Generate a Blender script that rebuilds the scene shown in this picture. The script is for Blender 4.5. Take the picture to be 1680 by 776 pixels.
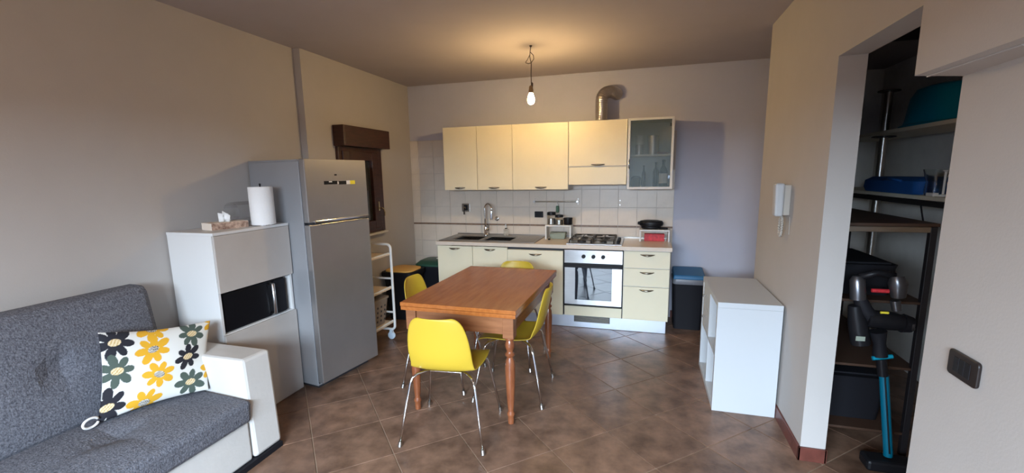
import bpy, math, random
from mathutils import Vector, Matrix
random.seed(4)
for o in list(bpy.data.objects): bpy.data.objects.remove(o, do_unlink=True)
SC = bpy.context.scene
COL = SC.collection
PI = math.pi

# ---------------------------------------------------------------- camera
def make_camera():
    yaw, pitch, roll = -0.2893, -0.1663, -0.0160
    f = Vector((math.sin(yaw)*math.cos(pitch), math.cos(yaw)*math.cos(pitch), math.sin(pitch)))
    r0 = Vector((math.cos(yaw), -math.sin(yaw), 0)); u0 = r0.cross(f)
    r = r0*math.cos(roll)+u0*math.sin(roll); u = -r0*math.sin(roll)+u0*math.cos(roll)
    cd = bpy.data.cameras.new('camera'); co = bpy.data.objects.new('camera', cd); COL.objects.link(co)
    m = Matrix((( r.x, u.x, -f.x, 2.782), (r.y, u.y, -f.y, -5.074), (r.z, u.z, -f.z, 1.586), (0, 0, 0, 1)))
    co.matrix_world = m
    cd.sensor_width = 36; cd.lens = 36*737.9/1680
    cd.shift_x = 0.001; cd.shift_y = 0.0129; cd.clip_start = .05; cd.clip_end = 100
    SC.camera = co
make_camera()

# ---------------------------------------------------------------- light and exposure
SC.view_settings.view_transform = 'Standard'
SC.view_settings.look = 'None'
SC.view_settings.gamma = 1
SC.view_settings.use_curve_mapping = False
SC.view_settings.exposure = 1.18
w = bpy.data.worlds.new('sky'); SC.world = w; w.use_nodes = True
bg = w.node_tree.nodes['Background']; bg.inputs[0].default_value = (.50, .66, 1.0, 1); bg.inputs[1].default_value = 1.2
def area(name, loc, target, sx, sy, power, col):
    l = bpy.data.lights.new(name, 'AREA'); l.shape = 'RECTANGLE'; l.size = sx; l.size_y = sy; l.energy = power; l.color = col
    o = bpy.data.objects.new(name, l); COL.objects.link(o); o.location = loc
    o.rotation_euler = (Vector(target)-Vector(loc)).to_track_quat('-Z', 'Y').to_euler(); return o
area('daylight', (2.3, -9.6, 3.35), (2.3, 0, 3.35), 6.0, 2.9, 1900, (.68, .84, 1.0))

pl = bpy.data.lights.new('added_warm_fill', 'POINT'); pl.energy = 13; pl.color = (1, .62, .33); pl.shadow_soft_size = .12  # unseen fill light, added to warm the near right wall and bulkhead
po = bpy.data.objects.new('added_warm_fill', pl); COL.objects.link(po); po.location = (1.2, -5.5, 2.25)

# ---------------------------------------------------------------- helpers
def wmat(o):
    m = Matrix.LocRotScale(o.location, o.rotation_euler, None)
    return (wmat(o.parent) @ m) if o.parent else m
class MB:
    def __init__(s): s.v = []; s.f = []
    def add(s, v, f):
        n = len(s.v); s.v += [tuple(p) for p in v]; s.f += [tuple(i+n for i in q) for q in f]; return s
    def box(s, x0, x1, y0, y1, z0, z1):
        return s.add([(x0,y0,z0),(x1,y0,z0),(x1,y1,z0),(x0,y1,z0),(x0,y0,z1),(x1,y0,z1),(x1,y1,z1),(x0,y1,z1)],
                     [(0,3,2,1),(4,5,6,7),(0,1,5,4),(1,2,6,5),(2,3,7,6),(3,0,4,7)])
    def hexa(s, v8):
        return s.add(v8, [(0,3,2,1),(4,5,6,7),(0,1,5,4),(1,2,6,5),(2,3,7,6),(3,0,4,7)])
    def tube(s, path, r, n=10, cap=True, flat=1.0):
        P = [Vector(p) for p in path]; R = r if isinstance(r, (list, tuple)) else [r]*len(P)
        rings = []; prev = None
        for i, p in enumerate(P):
            t = (P[min(i+1, len(P)-1)]-P[max(i-1, 0)]).normalized()
            if prev is None:
                a = Vector((0, 0, 1)) if abs(t.z) < .9 else Vector((1, 0, 0))
                prev = t.cross(a).normalized()
            u = (prev - t*prev.dot(t)).normalized(); prev = u; v = t.cross(u)
            rings.append([p+u*(R[i]*math.cos(2*PI*k/n))+v*(R[i]*flat*math.sin(2*PI*k/n)) for k in range(n)])
        V = [q for g in rings for q in g]; F = []
        for i in range(len(P)-1):
            for k in range(n):
                F.append((i*n+k, i*n+(k+1) % n, (i+1)*n+(k+1) % n, (i+1)*n+k))
        if cap: F.append(tuple(range(n-1, -1, -1))); F.append(tuple((len(P)-1)*n+k for k in range(n)))
        return s.add(V, F)
    def lathe(s, prof, c=(0,0,0), n=20, axis='z', sx=1, sy=1):
        V = []; F = []
        for r, h in prof:
            for k in range(n):
                a = 2*PI*k/n; x, y = r*math.cos(a)*sx, r*math.sin(a)*sy
                p = (x, y, h) if axis == 'z' else ((h, x, y) if axis == 'x' else (x, h, y))
                V.append((p[0]+c[0], p[1]+c[1], p[2]+c[2]))
        for i in range(len(prof)-1):
            for k in range(n): F.append((i*n+k, i*n+(k+1) % n, (i+1)*n+(k+1) % n, (i+1)*n+k))
        F.append(tuple(range(n-1, -1, -1))); F.append(tuple((len(prof)-1)*n+k for k in range(n)))
        return s.add(V, F)
    def prism(s, poly, h0, h1, axis='z'):
        n = len(poly); mk = {'z': lambda a, b, h: (a, b, h), 'x': lambda a, b, h: (h, a, b), 'y': lambda a, b, h: (a, h, b)}[axis]
        V = [mk(a, b, h0) for a, b in poly]+[mk(a, b, h1) for a, b in poly]
        F = [tuple(range(n-1, -1, -1)), tuple(range(n, 2*n))]+[(i, (i+1) % n, (i+1) % n+n, i+n) for i in range(n)]
        return s.add(V, F)
    def build(s, name, m, parent=None, bev=0, smooth=None, sub=0, solid=0, loc=None):
        me = bpy.data.meshes.new(name)
        V = s.v
        if parent is not None:
            inv = wmat(parent).inverted(); V = [inv @ Vector(p) for p in V]
        elif loc is not None:
            V = [(p[0]-loc[0], p[1]-loc[1], p[2]-loc[2]) for p in V]
        me.from_pydata([tuple(p) for p in V], [], s.f)
        import bmesh
        b = bmesh.new(); b.from_mesh(me); bmesh.ops.recalc_face_normals(b, faces=b.faces)
        b.to_mesh(me); b.free()
        me.materials.append(m)
        o = bpy.data.objects.new(name, me); COL.objects.link(o)
        if parent is not None: o.parent = parent
        elif loc is not None: o.location = loc
        if solid:
            d = o.modifiers.new('s', 'SOLIDIFY'); d.thickness = solid; d.offset = 0
        if sub:
            d = o.modifiers.new('u', 'SUBSURF'); d.levels = sub; d.render_levels = sub
        if bev:
            d = o.modifiers.new('b', 'BEVEL'); d.width = bev; d.segments = 2; d.limit_method = 'ANGLE'; d.angle_limit = .7
        if smooth is None: smooth = False
        if smooth or sub:
            for p in me.polygons: p.use_smooth = True
            if smooth != 'all' and not sub: me.set_sharp_from_angle(angle=.7)
        elif bev: pass
        return o
def B(*a): return MB().box(*a)
def T(path, r, n=10, **k): return MB().tube(path, r, n, **k)
def arc(c, r, a0, a1, n, plane='xz', y=0):
    o = []
    for i in range(n+1):
        a = a0+(a1-a0)*i/n; p, q = c[0]+r*math.cos(a), c[1]+r*math.sin(a)
        o.append((p, y, q) if plane == 'xz' else ((y, p, q) if plane == 'yz' else (p, q, y)))
    return o
def thing(name, label, cat, loc=(0,0,0), rz=0, group=None):
    o = bpy.data.objects.new(name, None); COL.objects.link(o); o.location = loc; o.rotation_euler = (0, 0, rz)
    o.empty_display_size = .1
    return tag(o, label, cat, group)
def tag(o, label, cat, group=None):
    o['label'] = label; o['category'] = cat
    if group: o['group'] = group
    return o
def struct(o): o['kind'] = 'structure'; return o
def dup(root):
    r = root.copy(); COL.objects.link(r)
    for ch in list(root.children):
        c = ch.copy(); COL.objects.link(c); c.parent = r
        for g in list(ch.children):
            d = g.copy(); COL.objects.link(d); d.parent = c
    return r

# ---------------------------------------------------------------- materials
def mat(name, col, rough=.5, metal=0, var=0, vscale=8, bump=0, bscale=60, col2=None, emit=None, estr=0, trans=0, ior=1.45, coat=0, spec=.5, stretch=None, world=False, randv=0, alpha=1):
    m = bpy.data.materials.new(name); m.use_nodes = True; nt = m.node_tree; N = nt.nodes; L = nt.links
    p = N['Principled BSDF']; p.inputs['Base Color'].default_value = (*col, 1); p.inputs['Roughness'].default_value = rough
    p.inputs['Metallic'].default_value = metal; p.inputs['Specular IOR Level'].default_value = spec
    p.inputs['Coat Weight'].default_value = coat; p.inputs['Transmission Weight'].default_value = trans; p.inputs['IOR'].default_value = ior
    p.inputs['Alpha'].default_value = alpha
    if emit: p.inputs['Emission Color'].default_value = (*emit, 1); p.inputs['Emission Strength'].default_value = estr
    tc = N.new('ShaderNodeTexCoord'); mp = N.new('ShaderNodeMapping'); L.new(tc.outputs['Object'], mp.inputs[0])
    if world: L.new(N.new('ShaderNodeNewGeometry').outputs['Position'], mp.inputs[0])
    if stretch: mp.inputs['Scale'].default_value = stretch
    if var or col2:
        n = N.new('ShaderNodeTexNoise'); n.inputs['Scale'].default_value = vscale; n.inputs['Detail'].default_value = 8; n.inputs['Roughness'].default_value = .62
        L.new(mp.outputs[0], n.inputs['Vector'])
        cr = N.new('ShaderNodeValToRGB'); L.new(n.outputs['Fac'], cr.inputs[0])
        a = col if col2 else tuple(c*(1-var) for c in col); b = col2 if col2 else tuple(min(1, c*(1+var)) for c in col)
        cr.color_ramp.elements[0].position = .34; cr.color_ramp.elements[0].color = (*a, 1)
        cr.color_ramp.elements[1].position = .66; cr.color_ramp.elements[1].color = (*b, 1)
        out = cr.outputs[0]
        if randv:
            oi = N.new('ShaderNodeObjectInfo'); mr = N.new('ShaderNodeMapRange'); L.new(oi.outputs['Random'], mr.inputs[0])
            mr.inputs[3].default_value = 1-randv; mr.inputs[4].default_value = 1+randv
            hs = N.new('ShaderNodeHueSaturation'); L.new(out, hs.inputs['Color']); L.new(mr.outputs[0], hs.inputs['Value']); out = hs.outputs[0]
        L.new(out, p.inputs['Base Color'])
    if bump:
        n2 = N.new('ShaderNodeTexNoise'); n2.inputs['Scale'].default_value = bscale; n2.inputs['Detail'].default_value = 4
        L.new(mp.outputs[0], n2.inputs['Vector']); bp = N.new('ShaderNodeBump'); bp.inputs['Strength'].default_value = bump; bp.inputs['Distance'].default_value = .01
        L.new(n2.outputs['Fac'], bp.inputs['Height']); L.new(bp.outputs[0], p.inputs['Normal'])
    return m
M = {}
M['wall'] = mat('wall_paint', (.455, .425, .40), .9, var=.02, vscale=3, bump=.05, bscale=120)
M['back'] = mat('back_wall_paint', (.50, .505, .585), .9, var=.02, vscale=3, bump=.05, bscale=120)
M['ceil'] = mat('ceiling_paint', (.42, .375, .37), .95, var=.02, vscale=3)
M['closet'] = mat('closet_paint', (.86, .82, .77), .9, var=.06, vscale=4)
M['grout'] = mat('floor_grout', (.34, .25, .18), .8)
M['ftile'] = mat('floor_tile', (.098, .054, .035), .36, col2=(.235, .136, .090), vscale=7, world=True, bump=.10, bscale=30, randv=.10)
M['wtile'] = mat('wall_tile', (.63, .56, .48), .28, var=.05, vscale=7, randv=.02)
M['wgrout'] = mat('wall_grout', (.50, .45, .41), .8)
M['btile'] = mat('border_tile', (.20, .12, .075), .35, var=.25, vscale=25)
M['skirt'] = mat('red_brown_skirting', (.12, .035, .025), .4, var=.2, vscale=12)
M['gun'] = mat('gunmetal', (.12, .12, .13), .3, metal=.8)
M['ground_block'] = mat('light_block_brown', (.12, .10, .085), .9, var=.1)  # colour of the unseen light-blocking slab outside
M['cream'] = mat('cream_laminate', (.80, .73, .54), .38, var=.015, vscale=5)
M['carc'] = mat('white_carcass', (.74, .73, .70), .5)
M['top'] = mat('worktop_laminate', (.70, .60, .50), .32, var=.03, vscale=30)
M['topedge'] = M['top']
M['plinth'] = mat('aluminium_plinth', (.62, .66, .74), .35, metal=.6)
M['steel'] = mat('brushed_steel', (.55, .55, .55), .28, metal=1, var=.06, vscale=6, stretch=(1, 40, 40))
M['sink'] = mat('sink_steel', (.33, .30, .27), .34, metal=1)
M['chrome'] = mat('chrome', (.75, .75, .76), .10, metal=1)
M['bronze'] = mat('satin_handle', (.30, .27, .22), .3, metal=1)
M['black'] = mat('black_plastic', (.010, .010, .012), .38, spec=.25)
M['blackm'] = mat('black_matte', (.010, .010, .013), .6, spec=.25)
M['iron'] = mat('cast_iron', (.02, .018, .017), .5, bump=.1)
M['ovenglass'] = mat('oven_glass', (.02, .03, .045), .03, spec=1.0, coat=1)
M['mwglass'] = mat('microwave_glass', (.006, .006, .008), .35, spec=.15)
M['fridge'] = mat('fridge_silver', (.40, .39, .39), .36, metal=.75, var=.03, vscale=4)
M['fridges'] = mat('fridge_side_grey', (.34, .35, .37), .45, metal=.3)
M['dark'] = mat('dark_gap', (.03, .03, .035), .6)
M['white'] = mat('white_laminate', (.68, .68, .67), .42)
M['oakw'] = mat('pale_greige_front', (.47, .435, .405), .45, var=.03, vscale=6)
M['kall'] = mat('white_shelf_laminate', (.50, .515, .53), .4)
M['kin'] = mat('birch_inside', (.66, .50, .36), .5, var=.06, vscale=10)
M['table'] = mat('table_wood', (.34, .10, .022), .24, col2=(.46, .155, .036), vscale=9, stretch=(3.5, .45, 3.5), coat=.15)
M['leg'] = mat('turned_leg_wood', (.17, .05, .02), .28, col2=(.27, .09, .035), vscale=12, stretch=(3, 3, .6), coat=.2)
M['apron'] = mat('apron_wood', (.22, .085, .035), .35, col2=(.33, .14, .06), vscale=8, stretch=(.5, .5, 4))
M['yellow'] = mat('yellow_plastic', (.56, .385, .035), .42)
M['sofa'] = mat('grey_tweed', (.06, .063, .078), .95, col2=(.19, .195, .225), vscale=110, bump=.5, bscale=150)
M['leather'] = mat('white_leatherette', (.60, .58, .55), .42, var=.02, bump=.08, bscale=40)
M['brown'] = mat('dark_walnut_window', (.045, .014, .009), .38, var=.3, vscale=8, stretch=(1, 1, 6))
M['pane'] = mat('window_pane', (.03, .03, .03), .04, spec=1)
M['shut'] = mat('brown_shutter', (.05, .028, .018), .6)
M['brass'] = mat('brass', (.72, .58, .35), .25, metal=1)
M['marble'] = mat('marble_sill', (.6, .56, .5), .3, var=.06)
M['paper'] = mat('kitchen_paper', (.86, .86, .85), .95, bump=.3, bscale=90)
M['tis'] = mat('tissue_box_card', (.78, .68, .58), .7)
M['tisp'] = mat('tissue_box_print', (.62, .45, .35), .7, col2=(.13, .06, .04), vscale=45)
M['clear'] = mat('clear_plastic', (.92, .95, .97), .06, trans=.95, ior=1.2, alpha=.45)
M['glass'] = mat('clear_glass', (.9, .93, .92), .05, trans=1, ior=1.3)
M['frost'] = mat('cabinet_glass', (.10, .15, .16), .3, alpha=.38)
M['green'] = mat('green_lid', (.02, .075, .045), .45)
M['lidy'] = mat('ochre_lid', (.75, .42, .10), .45, var=.06)
M['lidb'] = mat('blue_lid', (.025, .13, .26), .5)
M['bag'] = mat('bin_bag', (.22, .22, .24), .35, alpha=.8)
M['trolley'] = mat('white_steel_tube', (.82, .81, .78), .35)
M['tray'] = mat('pale_wood_tray', (.74, .60, .44), .45, var=.05)
M['wheel'] = mat('pale_wheel', (.62, .72, .82), .4)
M['wicker'] = mat('taupe_basket', (.30, .24, .19), .8, bump=.4)
M['alu'] = mat('ribbed_aluminium', (.55, .52, .50), .3, metal=1)
M['bulb'] = mat('lit_bulb', (1, .9, .7), .3, emit=(1, .68, .30), estr=270)
M['cord'] = mat('dark_cord', (.05, .035, .03), .6)
M['socket'] = mat('lamp_holder', (.25, .17, .10), .4, metal=.6)
M['red'] = mat('red_box', (.55, .03, .04), .5, var=.25, vscale=40)
M['sponge'] = mat('grey_green_dish', (.28, .32, .26), .6)
M['greenp'] = mat('green_gadget', (.05, .12, .06), .5)
M['label'] = mat('white_label', (.8, .78, .74), .7)
M['yel'] = mat('yellow_sticker', (.85, .72, .05), .6)
M['teal'] = mat('teal_plastic', (.0, .25, .37), .4)
M['tealr'] = mat('teal_tube', (.0, .13, .21), .35)
M['blueb'] = mat('blue_bag', (.008, .085, .30), .7)
M['shelfw'] = mat('shelf_board', (.76, .70, .56), .5)
M['rackt'] = mat('rack_board', (.06, .03, .018), .5)
M['rack'] = mat('dark_rack_steel', (.018, .016, .018), .4)
M['pink'] = mat('pinkish_basket', (.32, .14, .10), .6)
M['switch'] = mat('switch_plate', (.018, .013, .012), .3)
M['inter'] = mat('intercom_plastic', (.44, .40, .35), .45)
M['hand'] = mat('handset_plastic', (.46, .47, .48), .45)
M['bottle'] = mat('dark_bottle', (.012, .022, .018), .12)
M['tin'] = mat('steel_tin', (.5, .48, .45), .3, metal=1)

# ---------------------------------------------------------------- structure
HC = 2.644; XL = -.062; XW = 3.65; YR = -6.2
# floor: grout bed and diagonal tiles
floor = struct(B(XL-.1, 4.9, YR-.1, .1, -.08, -.004).build('floor', M['grout']))
def clip(poly, a, b, c):
    out = []
    for i in range(len(poly)):
        p, q = poly[i], poly[(i+1) % len(poly)]; dp = a*p[0]+b*p[1]-c; dq = a*q[0]+b*q[1]-c
        if dp >= 0: out.append(p)
        if dp*dq < 0: t = dp/(dp-dq); out.append((p[0]+t*(q[0]-p[0]), p[1]+t*(q[1]-p[1])))
    return out
TS = .408; A = math.radians(-46.25); e1 = (math.cos(A), math.sin(A)); e2 = (-e1[1], e1[0]); h = TS/2-.0028
full = None
for i in range(-4, 24):
    for j in range(-24, 14):
        u = (i+.5)*TS-.1028; v = (j+.5)*TS+.1888
        cx, cy = u*e1[0]+v*e2[0], u*e1[1]+v*e2[1]
        loc = [(a*e1[0]+b*e2[0], a*e1[1]+b*e2[1]) for a, b in ((-h,-h),(h,-h),(h,h),(-h,h))]
        pl = [(p[0]+cx, p[1]+cy) for p in loc]; n0 = pl
        for k in ((1,0,XL),(-1,0,-4.85),(0,1,YR),(0,-1,0)):
            pl = clip(pl, *k)
            if len(pl) < 3: break
        if len(pl) < 3: continue
        if pl == n0 and full is not None:
            o = full.copy(); COL.objects.link(o); o.location = (cx, cy, 0); continue
        m = MB().prism([(p[0]-cx, p[1]-cy) for p in pl], -.006, 0)
        o = m.build('tile', M['ftile']); o.parent = floor; o.location = (cx, cy, 0)
        d = o.modifiers.new('b', 'BEVEL'); d.width = .0015; d.segments = 1
        if pl == n0: full = o
struct(B(XL-.1, 4.9, YR-.1, .1, HC, HC+.1).build('ceiling', M['ceil']))
# back wall with tiles
wb = struct(B(XL-.1, 4.15, 0.009, .1, 0, HC).build('wall_back', M['back']))
struct_g = B(0, 3.08, .004, .0095, 0, 2.005).build('grout_bed', M['wgrout'], wb)
wt = {}
xs = [0.0]+[.107+.2*k for k in range(15)]+[3.08]
zs = [(1.2075+.2*k-.2, 1.2075+.2*k) for k in range(5)]+[(.787,.985),(.587,.785),(.387,.585),(.187,.385),(0,.185)]
for a in range(len(xs)-1):
    x0, x1 = xs[a], xs[a+1]
    for z0, z1 in zs:
        if x0 > .55 and (z1 < .86 or z0 > 1.42): continue
        if z0 > 1.8: z1 = 2.0
        if x0 > .7 and z0 > 1.42: continue
        key = (round(x1-x0, 3), round(z1-z0, 3))
        if key in wt: o = wt[key].copy(); COL.objects.link(o)
        else:
            o = B(.0012, x1-x0-.0012, -.003, .006, .0012, z1-z0-.0012).build('tile', M['wtile'], wb, bev=.0008); wt[key] = o
        o.location = (x0, 0, z0)
    key = ('b', round(x1-x0, 3))
    if key in wt: o = wt[key].copy(); COL.objects.link(o)
    else: o = B(.002, x1-x0-.002, -.005, .006, .002, .018).build('border_tile', M['btile'], wb, bev=.001); wt[key] = o
    o.location = (x0, 0, .987)
# left wall : near part slightly recessed, window hole in the far part
wl = MB()
struct(wl.box(XL-.1, XL, YR, -1.78, 0, HC).build('wall_left', M['wall'])); wl = MB()
wl.box(XL-.1, 0, -1.78, -1.42, 0, HC).box(XL-.1, 0, -.70, .009, 0, HC).box(XL-.1, 0, -1.42, -.70, 0, 1.0).box(XL-.1, 0, -1.42, -.70, 1.90, HC)
struct(wl.build('wall_window', M['wall']))
# window in left wall
wf = MB(); wf.box(-.05, .03, -1.42, -1.36, 1.0, 1.88).box(-.05, .03, -.765, -.70, 1.0, 1.88).box(-.05, .03, -1.36, -.765, 1.0, 1.05).box(-.05, .03, -1.36, -.765, 1.82, 1.88)
win = struct(wf.build('window_1', M['brown'], bev=.004))
cs = MB(); cs.box(-.02, .045, -1.37, -1.275, 1.04, 1.83).box(-.02, .045, -.90, -.775, 1.04, 1.83).box(-.02, .045, -1.275, -.90, 1.04, 1.125).box(-.02, .045, -1.275, -.90, 1.745, 1.83)
sash = cs.build('window_sash', M['brown'], win, bev=.005)
B(.004, .010, -1.28, -.895, 1.12, 1.75).build('pane', M['pane'], sash)
hd = B(.045, .053, -.838, -.818, 1.22, 1.32).build('window_handle', M['brass'], sash, bev=.004)
T([(.05,-.828,1.25),(.085,-.828,1.25),(.09,-.81,1.24),(.088,-.79,1.205),(.085,-.785,1.165)], [.007,.007,.008,.008,.006]).build('lever', M['brass'], win, smooth=True)
B(-.09, -.07, -1.42, -.70, 1.0, 1.9).build('shutter', M['shut'], win)
sb = MB().box(0, .12, -1.44, -.66, 1.872, 2.060).build('shutter_box', M['brown'], win, bev=.004)
B(.12, .123, -1.425, -.675, 1.888, 2.045).build('shutter_panel', M['brown'], win, bev=.002)
B(.0, .065, -1.46, -.70, .975, .998).build('window_sill', M['marble'], win, bev=.003)
# right wall : kitchen return, pier, opening, near part
wr = MB()
wr.box(XW, 3.77, -2.45, -1.113, 0, HC)                 # pier with intercom
wr.box(XW, 3.77, -3.40, -2.45, 2.118, HC)              # header over closet opening
wr.box(XW, 3.77, YR, -3.40, 0, HC)                     # near part with switch
struct(wr.build('wall_right', M['wall']))
struct(MB().box(3.77, 4.15, -1.2, -1.113, 0, HC).box(4.05, 4.15, -1.113, .009, 0, HC).build('wall_kitchen_return', M['wall']))
# low bulkhead projecting from the near part of the right wall
bk = MB().hexa([(3.534,-6.2,1.851),(3.65,-6.2,1.60),(3.65,-3.40,1.844),(3.534,-3.40,1.853),(3.534,-6.2,HC),(3.65,-6.2,HC),(3.65,-3.40,HC),(3.534,-3.40,HC)])
bk.v[1] = (3.65,-6.2,1.70)
bko = struct(bk.build('trim_1', M['wall']))
T([(3.563,-3.405,1.849),(3.568,-3.75,1.8495)], .003, 6).build('plaster_bead', M['wall'], bko)
# closet shell behind the opening
cl = MB(); cl.box(4.80, 4.9, YR, .1, 0, HC).box(4.15, 4.8, -.08, .1, 0, HC).box(3.77, 4.8, -3.6, -3.5, 0, HC)
struct(cl.build('wall_closet', M['closet']))
struct(MB().box(3.77, 4.8, -3.5, -1.2, 2.46, 2.5).box(4.15, 4.8, -1.2, -.08, 2.46, 2.5).build('ceiling_closet', M['ceil']))
struct(B(4.3, 4.8, -3.5, -1.33, 2.41, 2.46).build('trim_2', M['rack']))
# rear wall with the balcony window, behind the camera
rw = MB(); rw.box(XL-.1, 1.1, YR-.1, YR, 0, HC).box(3.4, 4.9, YR-.1, YR, 0, HC).box(1.1, 3.4, YR-.1, YR, 2.02, HC)
struct(rw.build('wall_rear', M['wall']))
fr = MB(); fr.box(1.1, 1.18, YR-.08, YR-.02, 0, 2.02).box(3.32, 3.4, YR-.08, YR-.02, 0, 2.02).box(2.21, 2.29, YR-.08, YR-.02, 0, 2.02).box(1.18, 3.32, YR-.08, YR-.02, 1.95, 2.02).box(1.18, 3.32, YR-.08, YR-.02, 0, .08)
struct(fr.build('window_2', M['brown'], bev=.004))
struct(B(-12, 16, -22, YR-.1, -.2, -.02).build('ground_light_block', M['ground_block']))  # unseen slab added outside to block sky light from below the horizon
# skirting boards
sk = MB().box(XW-.012, XW, -2.462, -1.113, 0, .08).box(XW-.012, 3.775, -2.462, -2.45, 0, .08).box(3.765, 3.777, -2.462, -2.3, 0, .08)
struct(sk.build('baseboard_right', M['skirt'], bev=.002))
struct(B(XW-.012, XW, YR, -3.40, 0, .08).build('baseboard_near', M['skirt'], bev=.002))
struct(B(XL, XL+.012, YR, -1.78, 0, .08).build('baseboard_left', M['skirt'], bev=.002))
struct(B(3.09, 4.05, -.003, .009, 0, .08).build('baseboard_back', M['skirt'], bev=.002))

# ---------------------------------------------------------------- kitchen
def bow(x, y, z, w=.125):
    p = []; r = []
    for i in range(13):
        t = i/12*2-1; p.append((x+t*w/2, y-.020*(1-t*t)-.002, z-.006*(1-t*t))); r.append(.0025+.0095*(1-t*t))
    return T(p, r, 10, flat=.9)
KY = -.60; KX = [.60, 1.015, 1.412, 2.01, 2.60, 3.035]
# worktop
def hole_plate(s, x0, x1, y0, y1, z0, z1, holes):
    xs = sorted({x0, x1, *[q for hh in holes for q in hh[:2]]})
    for a, b in zip(xs, xs[1:]):
        hs = [hh for hh in holes if hh[0] <= a and hh[1] >= b]
        if hs: s.box(a, b, y0, hs[0][2], z0, z1); s.box(a, b, hs[0][3], y1, z0, z1)
        else: s.box(a, b, y0, y1, z0, z1)
BOWLS = [(.73,1.05,-.50,-.17),(1.09,1.41,-.50,-.17)]
wtop = MB(); hole_plate(wtop, .59, 3.05, -.615, -.004, .835, .872, BOWLS)
o = wtop.build('worktop', M['top'], loc=(1.8, -.3, .835)); tag(o, 'long pale beige laminate kitchen worktop over the base units', 'worktop')
o2 = B(.60, 3.04, -.018, -.004, .872, .888).build('upstand', M['sink'], o)
# sink cabinet
t = thing('sink_cabinet', 'cream two-door base cabinet under the steel sink', 'cabinet', (1.0,-.3,0))
B(.60, 1.41, -.578, -.01, .13, .735).build('body', M['carc'], t)
for a, b in ((0, 1), (1, 2)):
    d = B(KX[a]+.002, KX[b]-.002, KY, -.58, .135, .825).build('door', M['cream'], t, bev=.003)
    bow((KX[a]+KX[b])/2, KY, .80).build('handle', M['bronze'], d, smooth='all')
t = thing('dishwasher', 'cream-fronted built-in dishwasher between the sink cabinet and the oven', 'dishwasher', (1.7,-.3,0))
B(1.415, 2.005, -.578, -.01, .13, .834).build('body', M['dark'], t)
d = B(KX[2]+.003, KX[3]-.006, KY-.012, -.582, .135, .808).build('door', M['cream'], t, bev=.003)
bow(1.715, KY-.012, .768, .135).build('handle', M['bronze'], d, smooth='all')
# oven housing and oven
t = thing('oven_cabinet', 'cream oven housing with a narrow panel below the oven', 'cabinet', (2.3,-.3,0))
B(2.01, 2.60, -.578, -.01, .13, .834).build('body', M['dark'], t)
B(2.018, 2.595, KY, -.58, .135, .236).build('panel', M['cream'], t, bev=.003)
t = thing('oven', 'stainless steel built-in oven with a glass window and three black knobs', 'oven', (2.3,-.6,.24))
B(2.015, 2.598, -.604, -.579, .242, .828).build('body', M['black'], t, bev=.002)
B(2.018, 2.596, -.618, -.603, .690, .826).build('control_panel', M['steel'], t, bev=.003)
B(2.018, 2.596, -.622, -.604, .664, .690).build('trim_strip', M['black'], t, bev=.003)
dd = MB(); dd.box(2.024, 2.13, -.620, -.604, .262, .662).box(2.496, 2.592, -.620, -.604, .262, .662).box(2.13, 2.496, -.620, -.604, .262, .312)
dd.box(2.13, 2.496, -.620, -.604, .660, .662)
door = dd.build('oven_door', M['steel'], t)
B(2.13, 2.496, -.619, -.606, .312, .660).build('door_glass', M['ovenglass'], door)
MB().box(2.018, 2.596, -.630, -.616, .646, .672).build('door_handle', M['black'], door, bev=.004)
for x in (2.215, 2.312, 2.407):
    MB().lathe([(.017,-.648),(.019,-.643),(.019,-.618)], (x,0,.763), 18, 'y').build('knob', M['black'], t, smooth=True)
MB().lathe([(.004,-.620),(.004,-.616)], (2.452,0,.79), 8, 'y').build('indicator_light', M['red'], t)
# drawer unit
t = thing('drawer_cabinet', 'cream three-drawer base cabinet at the right end of the worktop', 'cabinet', (2.8,-.3,0))
B(2.602, 3.035, -.578, -.01, .13, .834).build('body', M['carc'], t)
for z0, z1, hz in ((.662, .826, .797), (.478, .655, .622), (.135, .471, .446)):
    d = B(2.605, 3.035, KY, -.58, z0, z1).build('drawer', M['cream'], t, bev=.003)
    bow(2.827, KY, hz, .135).build('handle', M['bronze'], d, smooth='all')
# plinth
t = thing('plinth', 'bluish aluminium plinth strip under the base cabinets', 'plinth', (1.8,-.55,0))
B(.62, 3.02, -.565, -.55, .002, .129).build('board', M['plinth'], t, bev=.002)
g = B(2.115, 2.48, -.568, -.564, .060, .124).build('vent_grille', M['dark'], t)
for k in range(5): B(2.12, 2.475, -.572, -.5685, .066+k*.012, .0695+k*.012).build('slat', M['bronze'], g)
# sink
t = thing('kitchen_sink', 'stainless steel sink with two bowls and a drainer set in the worktop', 'sink', (1.15,-.3,.872))
s = MB()
hole_plate(s, .615, 1.70, -.585, -.06, .8725, .882, [(.73,1.05,-.50,-.17),(1.09,1.41,-.50,-.17)])
s.build('rim', M['sink'], t, bev=.002)
for x0, x1 in ((.73, 1.05), (1.09, 1.41)):
    b = MB(); b.box(x0+.001, x1-.001, -.499, -.171, .738, .742)
    b.box(x0+.001, x0+.005, -.499, -.171, .742, .8715).box(x1-.005, x1-.001, -.499, -.171, .742, .8715).box(x0+.005, x1-.005, -.499, -.495, .742, .8715).box(x0+.005, x1-.005, -.175, -.171, .742, .8715)
    bo = b.build('bowl', M['chrome'], t)
    MB().lathe([(.042,.742),(.040,.7445),(.02,.7435)], ((x0+x1)/2, -.34, 0), 20).build('drain', M['dark'], bo)
for k in range(6): B(1.46+k*.036, 1.47+k*.036, -.54, -.14, .882, .8835).build('drainer_rib', M['sink'], t, bev=.0008)
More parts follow.
